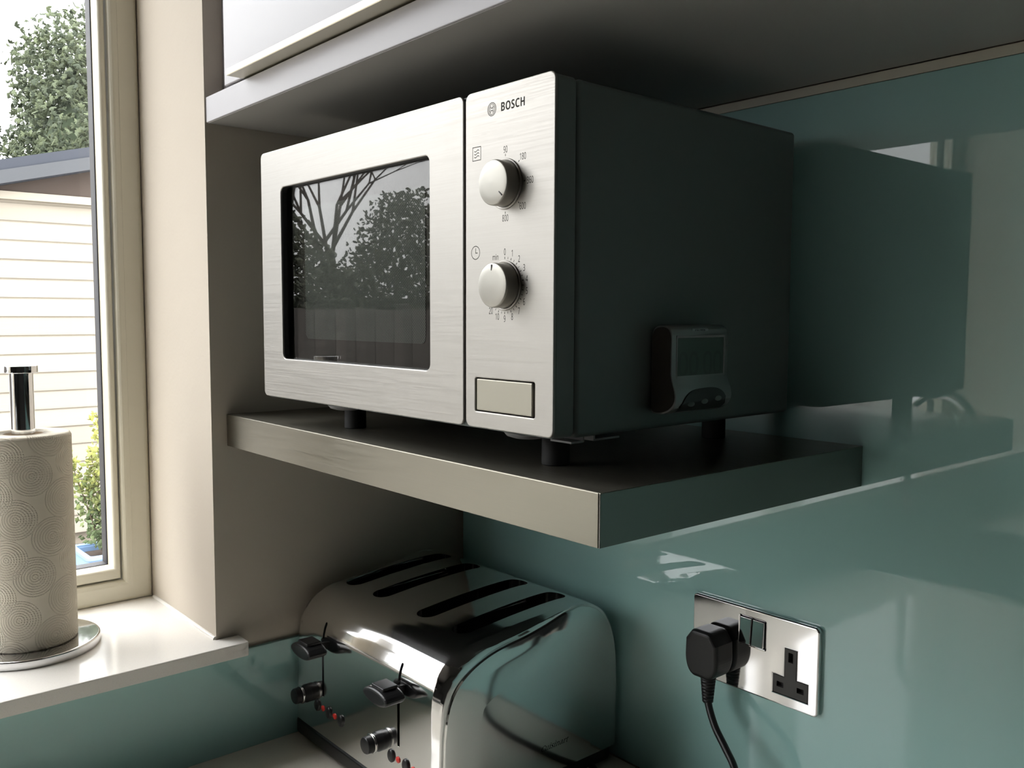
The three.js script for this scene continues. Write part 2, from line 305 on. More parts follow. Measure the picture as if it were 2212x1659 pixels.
  part('button_well', merge(box(0.353, 0.4228, 0.0405, 0.069, -0.012, -0.009), box(0.353, 0.3545, 0.0405, 0.069, -0.009, -0.0023), box(0.4212, 0.4228, 0.0405, 0.069, -0.009, -0.0023), box(0.353, 0.4228, 0.0405, 0.0418, -0.009, -0.0023), box(0.353, 0.4228, 0.0676, 0.069, -0.009, -0.0023)), M.black, panel);
  part('door_button', box(0.3552, 0.4182, 0.0425, 0.0669, -0.0085, -0.0006, 0.0012, 3), M.buttonMetal, MW);
  for (const [x, y, a] of [[0.389, 0.2097, -133], [0.3886, 0.1366, 0]]) {
    const k = part('dial', latheZ([[0.0162, -0.001], [0.0163, 0.0004], [0.0163, 0.0102], [0.0160, 0.0112], [0.0153, 0.0119], [0.0100, 0.0126], [0.0001, 0.0128]]), M.silverPlastic, MW); k.position.set(x, y, 0.0004);
    part('ring', latheZ([[0.0166, 0.0002], [0.0166, 0.0008], [0.0178, 0.0010], [0.0182, 0.0006], [0.0182, -0.0003]]), M.steel, k);
    const p = part('pointer', box(-0.00035, 0.00035, 0.0105, 0.0147, 0.0118, 0.01265), M.black, k); p.rotation.z = a * Math.PI / 180;
  }
  for (const [x, z] of [[0.1, -0.05], [0.392, -0.05], [0.06, -0.27], [0.38, -0.27]]) {
    const f = part('foot', lathe([[0.0001, 0], [0.0105, 0], [0.011, 0.001], [0.0108, 0.0275], [0.0001, 0.0275]], 24), M.blackMatt, MW); f.position.set(x, 0, z);
  }
  for (const x of [0.118, 0.382]) { const l = part('underside_boss', lathe([[0.0001, 0.0215], [0.011, 0.0215], [0.0165, 0.0232], [0.021, 0.0288], [0.0001, 0.0288]], 28), M.greyPlastic, MW); l.position.set(x, 0, -0.03); }
  part('underside_tab', merge(box(0.415, 0.4365, 0.0232, 0.0246, -0.034, -0.022), box(0.415, 0.4365, 0.0234, 0.0275, -0.0352, -0.034)), M.greyPlastic, MW);
  part('underside_tab', merge(box(0.41, 0.4385, 0.0238, 0.0252, -0.071, -0.043), box(0.41, 0.4385, 0.024, 0.0275, -0.0445, -0.043)), M.greyPlastic, MW);
}

// ---------- kitchen timer held on the side of the microwave ----------
{
  const c = Math.cos(0.0172), s = Math.sin(0.0172), lx = 0.4398, lz = -0.1385, px = 0.1004 + lx * c + lz * s, pz = 0.3366 - lx * s + lz * c;
  const t = thing('kitchen_timer', 'grey digital kitchen timer stuck to the side of the microwave', 'timer', [px, 0.0395, pz], 0.0172 + Math.PI / 2); // its front (+z) looks along the room's +x
  const prof = new THREE.Shape(); // side outline: (depth, height), rounded top, slight waist, fuller foot
  prof.moveTo(0.002, 0.004); prof.quadraticCurveTo(0.002, 0, 0.009, 0.0002); prof.bezierCurveTo(0.019, 0.001, 0.0262, 0.006, 0.0262, 0.013); prof.bezierCurveTo(0.0262, 0.02, 0.022, 0.024, 0.0216, 0.032); prof.lineTo(0.0216, 0.058); prof.bezierCurveTo(0.0216, 0.0665, 0.018, 0.0685, 0.0125, 0.0685); prof.bezierCurveTo(0.006, 0.0685, 0.002, 0.0665, 0.002, 0.058); prof.lineTo(0.002, 0.004);
  const bg = plate(prof, 0, 0.071, 0.0008, 2, 12); bg.rotateY(-Math.PI / 2); bg.translate(0.0355, 0, 0); // depth becomes +z
  part('case', toCreasedNormals(mergeVertices(bg), 0.5), M.silverPlastic.clone(), t).material.color.setRGB(0.3, 0.31, 0.31);
  const depthAt = (y) => { const P = prof.getPoints(24); let best = 0; for (let i = 1; i < P.length; i++) { const a = P[i - 1], b = P[i]; if (a.x > 0.0122 && b.x > 0.0122 && (a.y - y) * (b.y - y) <= 0 && a.y !== b.y) best = Math.max(best, a.x + (b.x - a.x) * (y - a.y) / (b.y - a.y)); } return best; };
  for (const q of [-1, 1]) { const sp = new THREE.Shape(prof.getPoints(14).map((p) => new THREE.Vector2(0.0125 + (p.x - 0.0125) * 0.9, 0.034 + (p.y - 0.034) * 0.955))); const g = plate(sp, 0, 0.0008); g.rotateY(-Math.PI / 2); g.translate(q > 0 ? 0.0361 : -0.0353, 0, 0); part('side_grip', g, M.sideGrip, t); }
  part('magnet_plate', box(-0.022, 0.022, 0.014, 0.054, 0.0, 0.0022), M.blackMatt, t);
  const name = canvasTex(512, 128, (q) => { q.fillStyle = '#93989a'; q.fillRect(0, 0, 512, 128); q.fillStyle = '#0a0a0a'; q.textAlign = 'center'; q.textBaseline = 'middle'; q.font = 'bold 96px sans-serif'; q.fillText('SALTER', 256, 68); }, 0.02, 0.005, -0.01, 0.0613);
  const face = std({ color: 0xffffff, map: name, roughness: 0.4, metalness: 0.35 });
  const rim = rrect(-0.0305, 0.0305, 0.0175, 0.0607, 0.001); rim.holes.push(rrect(-0.0292, 0.0292, 0.0198, 0.0588, 0.001, THREE.Path));
  part('screen_bezel', plate(rim, 0.0208, 0.0222, 0.0003), M.greyPlastic, t);
  const digits = canvasTex(512, 342, (q) => { q.fillStyle = '#42504a'; q.fillRect(0, 0, 512, 342); q.fillStyle = '#3c4944'; for (const [x, ch] of [[70, '0'], [180, '0'], [330, '0'], [440, '0']]) { q.font = 'bold 210px monospace'; q.textAlign = 'center'; q.fillText(ch, x, 250); } }, 0.06, 0.0406, -0.03, 0.019);
  part('screen', plate(rrect(-0.0293, 0.0293, 0.0197, 0.0589, 0.001), 0.0204, 0.0218), std({ map: digits, roughness: 0.12 }), t);
  part('lettering', plate(rrect(-0.01, 0.01, 0.0613, 0.0657, 0.0008), 0.0196, 0.0207), face, t).rotation.x = 0;
  { // dark key panel wrapped over the swelling at the foot, its upper edge curved
    const NX = 28, NY = 14, pos = [], idx = [], yTop = (x) => { const u = (x + 0.0005) / 0.0285; return 0.0035 + 0.0165 * Math.pow(Math.max(0, 1 - Math.pow(Math.abs(u), 3.2)), 0.45) * (1 + 0.06 * u); };
    for (const lift of [0.0012, -0.0006]) for (let i = 0; i <= NX; i++) for (let j = 0; j <= NY; j++) { const x = -0.0288 + 0.0566 * i / NX, y = 0.0024 + (yTop(x) - 0.0024) * j / NY; pos.push(x, y, depthAt(y) + lift); }
    const N = (NX + 1) * (NY + 1); for (let i = 0; i < NX; i++) for (let j = 0; j < NY; j++) { const a = i * (NY + 1) + j, b = a + NY + 1; idx.push(a, b, a + 1, b, b + 1, a + 1, N + a, N + a + 1, N + b, N + b, N + a + 1, N + b + 1); }
    for (let i = 0; i < NX; i++) { const a = i * (NY + 1) + NY, b = a + NY + 1; idx.push(a, b, N + a, b, N + b, N + a); }
    const g = new THREE.BufferGeometry(); g.setAttribute('position', new THREE.Float32BufferAttribute(pos, 3)); g.setIndex(idx);
    const keys = part('button_panel', toCreasedNormals(g, 0.6), M.keys, t);
    for (const [x, y] of [[-0.017, 0.0085], [-0.001, 0.0098], [0.016, 0.0112]]) { const b = part('button', lathe([[0.0001, 0.0009], [0.0024, 0.0008], [0.0028, 0]], 16), M.trimGrey, keys); b.scale.set(1.5, 1, 0.8); b.rotation.x = Math.PI / 2; b.position.set(x, y, depthAt(y) + 0.001); }
  }
}

// ---------- toaster ----------
const TO = thing('toaster', 'four slot polished chrome toaster with black levers, under the steel shelf', 'toaster', [0.157, -0.4, 0.134]);
{
  // end outline in [z, y] from the back foot over the top to the front foot, scene heights
  const rimPts = [[0.0095, -0.378], [0.009, -0.33], [0.0105, -0.27], [0.0195, -0.236], [0.0365, -0.2128], [0.058, -0.2028], [0.084, -0.2020], [0.1165, -0.2105], [0.15, -0.2175], [0.193, -0.2232], [0.2285, -0.238], [0.2465, -0.256], [0.2545, -0.282], [0.2575, -0.33], [0.2595, -0.378]].map(([z, y]) => [z - 0.134, y + 0.4]);
  // soften the kinks that tracing leaves, then run a smooth curve through it
  const outline = (off, pts, n = 84) => {
    const cv = new THREE.CatmullRomCurve3(pts.map(([z, y]) => new THREE.Vector3(z, y, 0)), false, 'centripetal'), P = cv.getSpacedPoints(n);
    for (let k = 0; k < 6; k++) { const Q = P.map((p) => p.clone()); for (let i = 1; i < n; i++) P[i].copy(Q[i - 1]).add(Q[i + 1]).multiplyScalar(0.25).addScaledVector(Q[i], 0.5); }
    return P.map((p, i) => { const a = P[Math.max(0, i - 1)], b = P[Math.min(n, i + 1)], tx = b.x - a.x, ty = b.y - a.y, L = Math.hypot(tx, ty); return [p.x - ty / L * off, Math.max(p.y + tx / L * off, 0.022)]; });
  };
  const loft = (rings, capStart, capEnd) => { // rings: [x, outline]
    const pos = [], idx = [], n = rings[0][1].length;
    for (const [x, o] of rings) for (const [z, y] of o) pos.push(x, y, z);
    for (let r = 0; r < rings.length - 1; r++) for (let i = 0; i < n; i++) { const j = (i + 1) % n, a = r * n + i, b = r * n + j, c = a + n, d = b + n; idx.push(a, c, b, b, c, d); }
    const cap = (r, flip) => { const c = pos.length / 3; let y = 0, z = 0; for (const [q, w] of rings[r][1]) { z += q / n; y += w / n; } pos.push(rings[r][0], y, z); for (let i = 0; i < n; i++) { const j = (i + 1) % n, a = r * n + i, b = r * n + j; flip ? idx.push(c, a, b) : idx.push(c, b, a); } };
    if (capStart) cap(0, false); if (capEnd) cap(rings.length - 1, true);
    const g = new THREE.BufferGeometry(); g.setAttribute('position', new THREE.Float32BufferAttribute(pos, 3)); g.setIndex(idx); 
    let vol = 0; const v = (i) => new THREE.Vector3(pos[3 * i], pos[3 * i + 1], pos[3 * i + 2]); for (let i = 0; i < idx.length; i += 3) vol += v(idx[i]).dot(v(idx[i + 1]).cross(v(idx[i + 2])));
    if (vol < 0) { for (let i = 0; i < idx.length; i += 3) [idx[i], idx[i + 1]] = [idx[i + 1], idx[i]]; g.setIndex(idx); }
    const q = toCreasedNormals(g, 0.7); q.setAttribute('uv', new THREE.Float32BufferAttribute(new Float32Array(q.attributes.position.count * 2), 2)); return uvBox(q);
  };
  const mainPts = [[0.0085, -0.378], [0.0075, -0.33], [0.0085, -0.27], [0.0150, -0.235], [0.03, -0.2135], [0.052, -0.2045], [0.085, -0.2040], [0.12, -0.206], [0.16, -0.2095], [0.19, -0.213], [0.2145, -0.2155], [0.2270, -0.2174], [0.238, -0.2222], [0.2475, -0.2295], [0.255, -0.239], [0.2595, -0.2505], [0.2605, -0.263], [0.261, -0.32], [0.2615, -0.378]].map(([z, y]) => [z - 0.134, y + 0.4]);
  const main = outline(0, mainPts), rim = outline(0, rimPts), H0 = 0.134, H1 = 0.1512, rings = [], NR = 12;
  const between = (t) => { const f = 1 - Math.sqrt(Math.max(0, 1 - t * t)); return main.map(([z, y], i) => [z + (rim[i][0] - z) * f, y + (rim[i][1] - y) * f]); };
  for (let i = NR; i >= 0; i--) { const t = Math.sin(Math.PI / 2 * i / NR); rings.push([-H0 + 0.006 - (H1 - H0) * t, between(t)]); }
  for (let i = 0; i <= NR; i++) { const t = Math.sin(Math.PI / 2 * i / NR); rings.push([H0 + (H1 - H0) * t, between(t)]); }
  const ev = new Evaluator(); ev.attributes = ['position', 'normal', 'uv']; ev.useGroups = false;
  let body = new Brush(loft(rings, true, true)); body.updateMatrixWorld();
  const slots = [-0.1125, -0.051, 0.040, 0.105], W2 = 0.0135;
  const slotShape = (w, z0, z1) => rrect(-w, w, z0, z1, w * 0.98);
  const cut = (g) => { const b = new Brush(g); b.updateMatrixWorld(); body = ev.evaluate(body, b, SUBTRACTION); body.updateMatrixWorld(); };
  const up = (g) => { g.rotateX(-Math.PI / 2); return g; };
  const Z0 = 0.052 - 0.134, Z1 = 0.206 - 0.134;
  for (const x of slots) { const g = up(plate(slotShape(W2, -Z1, -Z0), 0.12, 0.24, 0, 2, 12)); g.translate(x, 0, 0); cut(uvBox(g)); }
  const levers = [-0.0765, 0.082];
  for (const x of levers) cut(uvBox(plate(rrect(x - 0.0022, x + 0.0022, 0.0705, 0.158, 0.002), 0.095, 0.16)));
  part('shell', body.geometry, M.toasterChrome, TO);
  for (const x of slots) {
    const s = slotShape(W2 - 0.0004, -Z1 + 0.0004, -Z0 - 0.0004); s.holes.push(slotShape(W2 - 0.002, -Z1 + 0.002, -Z0 - 0.002).extractPoints ? rrect(-W2 + 0.002, W2 - 0.002, -Z1 + 0.002, -Z0 - 0.002, W2 * 0.85, THREE.Path) : null);
    const g = up(plate(s, 0.122, 0.174, 0, 2, 12)); g.translate(x, 0, 0);
    const sl = part('bread_slot', merge(uvBox(g), box(x - W2 + 0.001, x + W2 - 0.001, 0.1202, 0.1225, Z0 + 0.003, Z1 - 0.003)), M.blackMatt, TO);
    for (const q of [-0.0055, 0.0055]) part('bread_guard', rod([x + q, 0.172, Z0 + 0.004], [x + q, 0.165, Z1 - 0.012], 0.0009, 0.0009, 6), M.chromeWorn, sl);
  }
  for (const x of levers) part('lever_track', box(x - 0.002, x + 0.002, 0.071, 0.1565, 0.1, 0.1035), M.blackMatt, TO);
  // inset end panels with a slight dome; the right one carries the maker's script
  const script = canvasTex(1024, 256, (q) => { q.fillStyle = '#fff'; q.fillRect(0, 0, 1024, 256); q.fillStyle = '#222'; q.textBaseline = 'middle'; q.textAlign = 'center'; q.save(); q.translate(512, 128); q.transform(1, 0, -0.2, 1, 0, 0); q.scale(1.12, 1); q.font = 'italic 150px serif'; q.fillText('Cuisinart', 0, 0); q.restore(); }, 0.056, 0.014, -0.148 + 0.09, 0.0465);
  script.wrapS = script.wrapT = THREE.ClampToEdgeWrapping;
  // the end panel's u runs along z; seen from +x the text must run from +z to -z
  script.repeat.set(-1 / 0.056, 1 / 0.014); script.offset.set(0.0035 / 0.056 + 0.0, -0.0460 / 0.014);
  const endMat = M.chrome.clone(); endMat.map = script; endMat.roughness = 0.09; endMat.color.setRGB(0.66, 0.67, 0.66);
  for (const s of [-1, 1]) {
    const er = []; for (const [x, o] of [[0, -0.0022], [0.0035, -0.0024], [0.0048, -0.0032], [0.0054, -0.006], [0.0062, -0.02], [0.0068, -0.045]]) er.push([s * (H1 - 0.0025 + x) + (s < 0 ? 0.006 : 0), outline(o, rimPts)]);
    part('end_panel', loft(er, true, true), s > 0 ? endMat : M.chrome, TO);
  }
  // black base, a little wider at the front, on feet
  const bs = rrect(-0.149, 0.1525, -0.1295, 0.1225, 0.014); const bg = up(plate(bs, 0.006, 0.0238, 0.003, 3, 8)); part('base', uvBox(bg), M.black, TO);
  for (const [x, z] of [[-0.13, 0.1], [0.13, 0.1], [-0.13, -0.1], [0.13, -0.1]]) { const f = part('foot', lathe([[0.0001, 0], [0.009, 0], [0.0095, 0.0065], [0.0001, 0.0065]], 16), M.blackMatt, TO); f.position.set(x, 0, z); }
  const FZt = 0.1275; // front face
  for (const x of levers) {
    const l = part('lever', uvBox(plate(new THREE.Shape(new THREE.EllipseCurve(0, 0, 0.0225, 0.0085, 0, Math.PI * 2).getPoints(28)), 0, 0.024, 0.003, 3)), M.black, TO); l.position.set(x + 0.002, 0.1325, FZt + 0.006);
    part('lever_stem', box(-0.0016, 0.0016, -0.004, 0.004, -0.025, 0.002), M.black, l);
    part('thumb_ridge', box(-0.011, 0.011, 0.0075, 0.0105, 0.002, 0.02, 0.001), M.black, l);
    const k = part('browning_dial', latheZ([[0.0105, 0], [0.0105, 0.005], [0.0098, 0.0056], [0.0094, 0.01], [0.009, 0.0185], [0.008, 0.0198], [0.0001, 0.0198]], 28), M.black, TO); k.position.set(x - 0.035, 0.0645, FZt - 0.0005);
    part('dial_band', latheZ([[0.0096, 0.0095], [0.0105, 0.010], [0.0105, 0.0115], [0.0096, 0.012]], 28), M.chromeWorn, k);
    for (let i = 0; i < 3; i++) { const b = part('push_button', latheZ([[0.0068, 0], [0.0066, 0.0016], [0.0052, 0.0027], [0.0001, 0.0031]], 24), M.black, TO); b.scale.set(0.85, 1.05, 1); b.position.set(x - 0.013 + 0.0272 * i, 0.0565, FZt - 0.0004); }
    for (let i = 0; i < 2; i++) { const b = part('indicator_light', latheZ([[0.0034, 0], [0.0033, 0.001], [0.0001, 0.0019]], 16), M.red, TO); b.position.set(x - 0.0005 + 0.0275 * i, 0.0567, FZt - 0.0004); }
    const words = canvasTex(768, 64, (q) => { q.fillStyle = '#ffffff'; q.fillRect(0, 0, 768, 64); q.fillStyle = '#2a2826'; q.textAlign = 'center'; q.textBaseline = 'middle'; q.font = 'bold 46px sans-serif'; for (const [t, u] of [['BAGEL', 130], ['REHEAT', 384], ['DEFROST', 640]]) q.fillText(t, u, 34); }, 0.084, 0.007, x - 0.028, 0.0645);
    part('button_lettering', plate(rrect(x - 0.0275, x + 0.0555, 0.0647, 0.0712, 0.001), FZt - 0.002, FZt - 0.0007), std({ color: lin(0.7, 0.69, 0.68), map: words, metalness: 1, roughness: 0.11 }), TO);
  }
}

// ---------- plug socket and plug ----------
{
  const s = thing('plug_socket', 'polished chrome double plug socket on the teal glass', 'socket', [0.4875, -0.2185, 0]);
  const sh = rrect(-0.073, 0.073, -0.043, 0.043, 0.0045);
  const T = (cx) => { const q = new THREE.Path(); const a = [[-0.0185, -0.0315], [0.0185, -0.0315], [0.0185, -0.0145], [0.0062, -0.0145], [0.0062, 0.0145], [-0.0062, 0.0145], [-0.0062, -0.0145], [-0.0185, -0.0145]]; a.forEach(([x, y], i) => i ? q.lineTo(cx + x, y) : q.moveTo(cx + x, y)); q.closePath(); return q; };
  sh.holes.push(T(0.0435), rrect(-0.0145, 0.0150, 0.0062, 0.0338, 0.0008, THREE.Path));
  part('plate', plate(sh, 0.0006, 0.0062, 0.0016, 4, 8), M.chrome, s);
  const t2 = new THREE.Shape(T(0.0435).getPoints());
  const hole = (cx, cy, w, h) => rrect(cx - w / 2, cx + w / 2, cy - h / 2, cy + h / 2, 0.0004, THREE.Path);
  t2.holes.push(hole(0.0435, 0.0065, 0.0052, 0.0095), hole(0.0325, -0.0228, 0.0075, 0.0052), hole(0.0545, -0.0228, 0.0075, 0.0052));
  part('outlet_insert', plate(t2, 0.0008, 0.0058), M.greyPlastic, s, 'dark grey outlet insert with three pin holes').material = std({ color: lin(0.06, 0.058, 0.055), roughness: 0.5 });
  part('outlet_back', box(0.02, 0.067, -0.036, 0.018, 0.0004, 0.0012), M.blackMatt, s);
  part('switch_well', box(-0.0142, 0.0147, 0.0065, 0.0335, 0.0006, 0.003), M.black, s);
  for (const x of [-0.0070, 0.0075]) { const r = part('rocker_switch', box(-0.0066, 0.0066, -0.0131, 0.0131, 0, 0.005, 0.0007, 2), M.chrome, s); r.position.set(x, 0.02, 0.0036); r.rotation.x = -0.10; }
  const p = thing('power_plug', 'black three pin plug with its cable, pushed into the left socket outlet', 'plug', [0.4475, -0.225, 0.0065]);
  const ps = new THREE.Shape(); ps.moveTo(-0.008, -0.0255); ps.lineTo(0.008, -0.0255); ps.bezierCurveTo(0.0165, -0.024, 0.02, -0.014, 0.02, -0.004); ps.lineTo(0.0195, 0.012); ps.lineTo(0.0125, 0.0215); ps.quadraticCurveTo(0.010, 0.0235, 0.006, 0.0235); ps.lineTo(-0.006, 0.0235); ps.quadraticCurveTo(-0.010, 0.0235, -0.0125, 0.0215); ps.lineTo(-0.0195, 0.012); ps.lineTo(-0.02, -0.004); ps.bezierCurveTo(-0.02, -0.014, -0.0165, -0.024, -0.008, -0.0255);
  part('body', uvBox(plate(ps, 0.0005, 0.0305, 0.0045, 5, 10)), M.plugBlack, p);
  const st = []; for (let i = 0; i < 8; i++) { const y = -0.0255 - i * 0.0034, r = 0.0078 - i * 0.00032; st.push([r, y], [r, y - 0.0022], [r - 0.0011, y - 0.0023], [r - 0.0011, y - 0.0033]); }
  st.unshift([0.0005, -0.024]); st.push([0.0028, st[st.length - 1][1]]); st.reverse();
  const sg = lathe(st, 20); sg.translate(0.0035, 0.001, 0.0205); part('strain_relief', sg, M.plugBlack, p);
  part('cord', tube([[0.0035, -0.044, 0.0205], [0.0055, -0.0515, 0.0222], [0.0185, -0.069, 0.0282], [0.035, -0.083, 0.0335], [0.0505, -0.0975, 0.0385], [0.060, -0.123, 0.044], [0.060, -0.152, 0.047], [0.045, -0.1675, 0.052], [0.0, -0.1705, 0.06], [-0.06, -0.171, 0.058], [-0.1135, -0.1705, 0.05], [-0.136, -0.165, 0.045]], 0.0037, 120, 12), M.black, p);
}

// ---------- paper towel holder and roll ----------
{
  const cx = -0.11, cz = 0.5235;
  const h = thing('paper_towel_holder', 'chrome paper towel holder with a round base on the window board', 'paper towel holder', [cx, SILL, cz]);
  part('base', lathe([[0.0001, 0], [0.0695, 0], [0.0712, 0.001], [0.0712, 0.0085], [0.0703, 0.0098], [0.0685, 0.0102], [0.0001, 0.0104]], 72), M.chrome, h);
  part('rod', lathe([[0.0119, 0.01], [0.0119, 0.3115]], 36), M.chrome, h);
  part('cap', lathe([[0.0001, 0.311], [0.0163, 0.311], [0.0168, 0.3117], [0.0168, 0.3185], [0.0163, 0.319], [0.0001, 0.319]], 40), M.chrome, h);
  const r = thing('paper_towel_roll', 'white embossed paper towel roll on the chrome holder', 'paper towel', [cx, SILL + 0.0106, cz]);
  const emboss = dataTex(1024, 1024, (x, y) => { let v = 0; for (const [a, b] of [[160, 140], [500, 330], [840, 120], [280, 560], [660, 760], [980, 500], [90, 880], [400, 950]]) { let dx = Math.abs(x - a), dy = Math.abs(y - b); dx = Math.min(dx, 1024 - dx); dy = Math.min(dy, 1024 - dy); const q = Math.hypot(dx, dy); if (q < 205) v = Math.max(v, Math.pow(0.5 + 0.5 * Math.cos(q / 25 * 6.283), 2) * (0.55 + 0.45 * Math.sin(Math.atan2(y - b, x - a) * Math.max(6, Math.round(q / 4))))); } return 60 + 150 * v; }, false, [1 / 0.11, 1 / 0.11]);
  const roll = (g) => { const p = g.attributes.position, u = g.attributes.uv; for (let i = 0; i < p.count; i++) u.setXY(i, u.getX(i) * 0.3, p.getY(i)); return g; };
  const tissue = std({ color: lin(0.64, 0.585, 0.48), roughness: 0.95, bumpMap: emboss, bumpScale: 0.0012 });
  const RR = 0.0478, HT = 0.234;
  part('sheets', roll(lathe([[0.021, 0.0], [RR - 0.001, 0.0], [RR, 0.002], [RR, HT - 0.004], [RR - 0.0015, HT - 0.001], [RR - 0.004, HT], [0.021, HT - 0.0005], [0.021, 0]], 96)), tissue, r);
  part('tube', lathe([[0.0209, 0.0005], [0.0209, HT - 0.0015], [0.0195, HT - 0.0015], [0.0195, 0.0005]], 40), std({ color: lin(0.3, 0.22, 0.14), roughness: 0.9 }), r);
}

// ---------- outside: ground, shed, conifer, planter, fence, trees ----------
struct('ground', box(-30, -0.31, GROUND - 0.3, GROUND, -20, 26), std({ map: paving, roughness: 0.9 }));
{
  const r = rng(5), X = -5.3, Z0 = -2.7, Z1 = 0.1, EA = 0.80, AP = 1.30, ZA = (Z0 + Z1) / 2;
  const s = thing('garden_shed', 'cream boarded garden shed with a blue grey felt roof outside the window', 'shed', [X, GROUND, ZA]);
  const W = (Z1 - Z0) / 2, tops = 0.862 - GROUND, pitch = 0.119;
  const creams = [0, 1, 2].map((i) => std({ color: lin(0.25 + 0.012 * i, 0.222 + 0.012 * i, 0.178 + 0.01 * i), roughness: 0.8, bumpMap: woodBump, bumpScale: 0.0008 }));
  part('frame', box(-2.2, -0.06, 0.0, tops + 0.02, -W + 0.03, W - 0.03), std({ color: lin(0.22, 0.19, 0.15), roughness: 0.9 }), s);
  // shiplap boards, each a little tilted so that its lower edge throws a line
  const bgeo = sweepX([[-0.012, 0], [0.012, 0.0], [0.012, 0.012], [0.006, pitch - 0.014], [0.001, pitch - 0.008], [0.001, pitch + 0.006], [-0.012, pitch + 0.006]], -W, W); bgeo.rotateY(Math.PI / 2);
  let k = 0; for (let y = tops - 0.055 - pitch; y > 0; y -= pitch) { const b = part('board', bgeo, creams[k++ % 3], s); b.position.set(-0.03, y, 0); }
  part('cap_board', box(-0.03, 0.02, tops - 0.05, tops, -W - 0.02, W + 0.02, 0.003), creams[2], s);
  for (const z of [-W, W]) part('corner_post', box(-0.05, 0.03, 0.0, tops - 0.05, z - 0.04, z + 0.04, 0.004), creams[0], s);
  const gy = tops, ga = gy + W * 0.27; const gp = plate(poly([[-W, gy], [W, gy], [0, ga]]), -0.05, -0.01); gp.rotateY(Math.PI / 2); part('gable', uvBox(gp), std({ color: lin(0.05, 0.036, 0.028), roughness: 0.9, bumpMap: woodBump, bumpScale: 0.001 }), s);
  const felt = std({ color: lin(0.026, 0.03, 0.04), roughness: 0.85 }), verge = std({ color: lin(0.042, 0.045, 0.05), roughness: 0.7 });
  for (const q of [-1, 1]) {
    const sl = 0.265, gy = tops - 0.125, yE = gy - 0.015 - 0.06, L = W + 0.2;
    const pts = [[q * 0, gy + W * sl + 0.0], [q * L, gy + W * sl - L * sl], [q * L, gy + W * sl - L * sl + 0.15], [0, gy + W * sl + 0.15]];
    const rf = plate(poly(q > 0 ? pts.map(([z, y]) => [-z, y]) : pts.map(([z, y]) => [-z, y])), -2.3, 0.09); rf.rotateY(Math.PI / 2);
    const top = part('roof_slope', uvBox(rf), felt, s);
    const vb = [[q * 0, gy + W * sl + 0.005], [q * L, gy + W * sl - L * sl + 0.005], [q * L, gy + W * sl - L * sl + 0.085], [0, gy + W * sl + 0.085]];
    const vg = plate(poly(vb.map(([z, y]) => [-z, y])), 0.092, 0.112); vg.rotateY(Math.PI / 2); part('verge_board', uvBox(vg), verge, top);
  }
}
function leafCloud(name, seed, n, place, geo, cols, parent) { // many leaves that nobody could count
  const r = rng(seed), im = new THREE.InstancedMesh(geo, std({ color: 0xffffff, roughness: 0.8 }), n), o = new THREE.Object3D(), c = new THREE.Color();
  for (let i = 0; i < n; i++) { const [x, y, z, sc, t] = place(r, i); o.position.set(x, y, z); o.rotation.set(r() * 6.3, r() * 6.3, r() * 6.3); o.scale.setScalar(sc); o.updateMatrix(); im.setMatrixAt(i, o.matrix); const a = cols[0], b = cols[1]; c.setRGB(a[0] + (b[0] - a[0]) * t, a[1] + (b[1] - a[1]) * t, a[2] + (b[2] - a[2]) * t); im.setColorAt(i, c); }
  im.name = name; im.userData.kind = 'stuff'; shade(im); parent.add(im); return im;
}
{
  const t = thing('conifer_tree', 'dense green conifer rising behind the shed roof', 'tree', [-9.6, GROUND, -2.6]);
  part('trunk', rod([0, 0, 0], [0, 4.2, 0], 0.16, 0.03, 10), std({ color: lin(0.08, 0.05, 0.03), roughness: 0.9 }), t);
  const spray = merge([0, 1, 2].map((i) => { const g = new THREE.IcosahedronGeometry(1, 0); g.scale(0.5, 1, 0.22); g.rotateZ((i - 1) * 0.8); g.translate((i - 1) * 0.6, 0.3, 0); return g; }));
  const rb = rng(77), blobs = []; for (let i = 0; i < 110; i++) { const h = 0.5 + 3.75 * Math.pow(rb(), 0.85), rad = 1.36 * Math.sqrt(Math.max(0.02, 1 - Math.pow(h / 4.45, 5))), a = rb() * 6.283; blobs.push([Math.cos(a) * rad * 0.78, h, Math.sin(a) * rad * 0.78, 0.3 + 0.25 * rb()]); }
  leafCloud('foliage', 8, 60000, (r, i) => { const b = blobs[i % 110], u = r() * 2 - 1, a = r() * 6.283, q = Math.sqrt(1 - u * u), R = b[3] * (0.75 + 0.35 * r()); return [b[0] + R * q * Math.cos(a), b[1] + R * u * 1.25, b[2] + R * q * Math.sin(a), 0.014 + 0.018 * r(), r()]; }, spray, [[0.022, 0.032, 0.016], [0.075, 0.092, 0.044]], t);
  const core = part('inner_growth', lathe([[0.001, 0.5], [1.0, 0.7], [1.05, 1.8], [1.0, 3.0], [0.75, 3.7], [0.1, 4.1]], 16), std({ color: lin(0.03, 0.045, 0.02), roughness: 1 }), t);
}
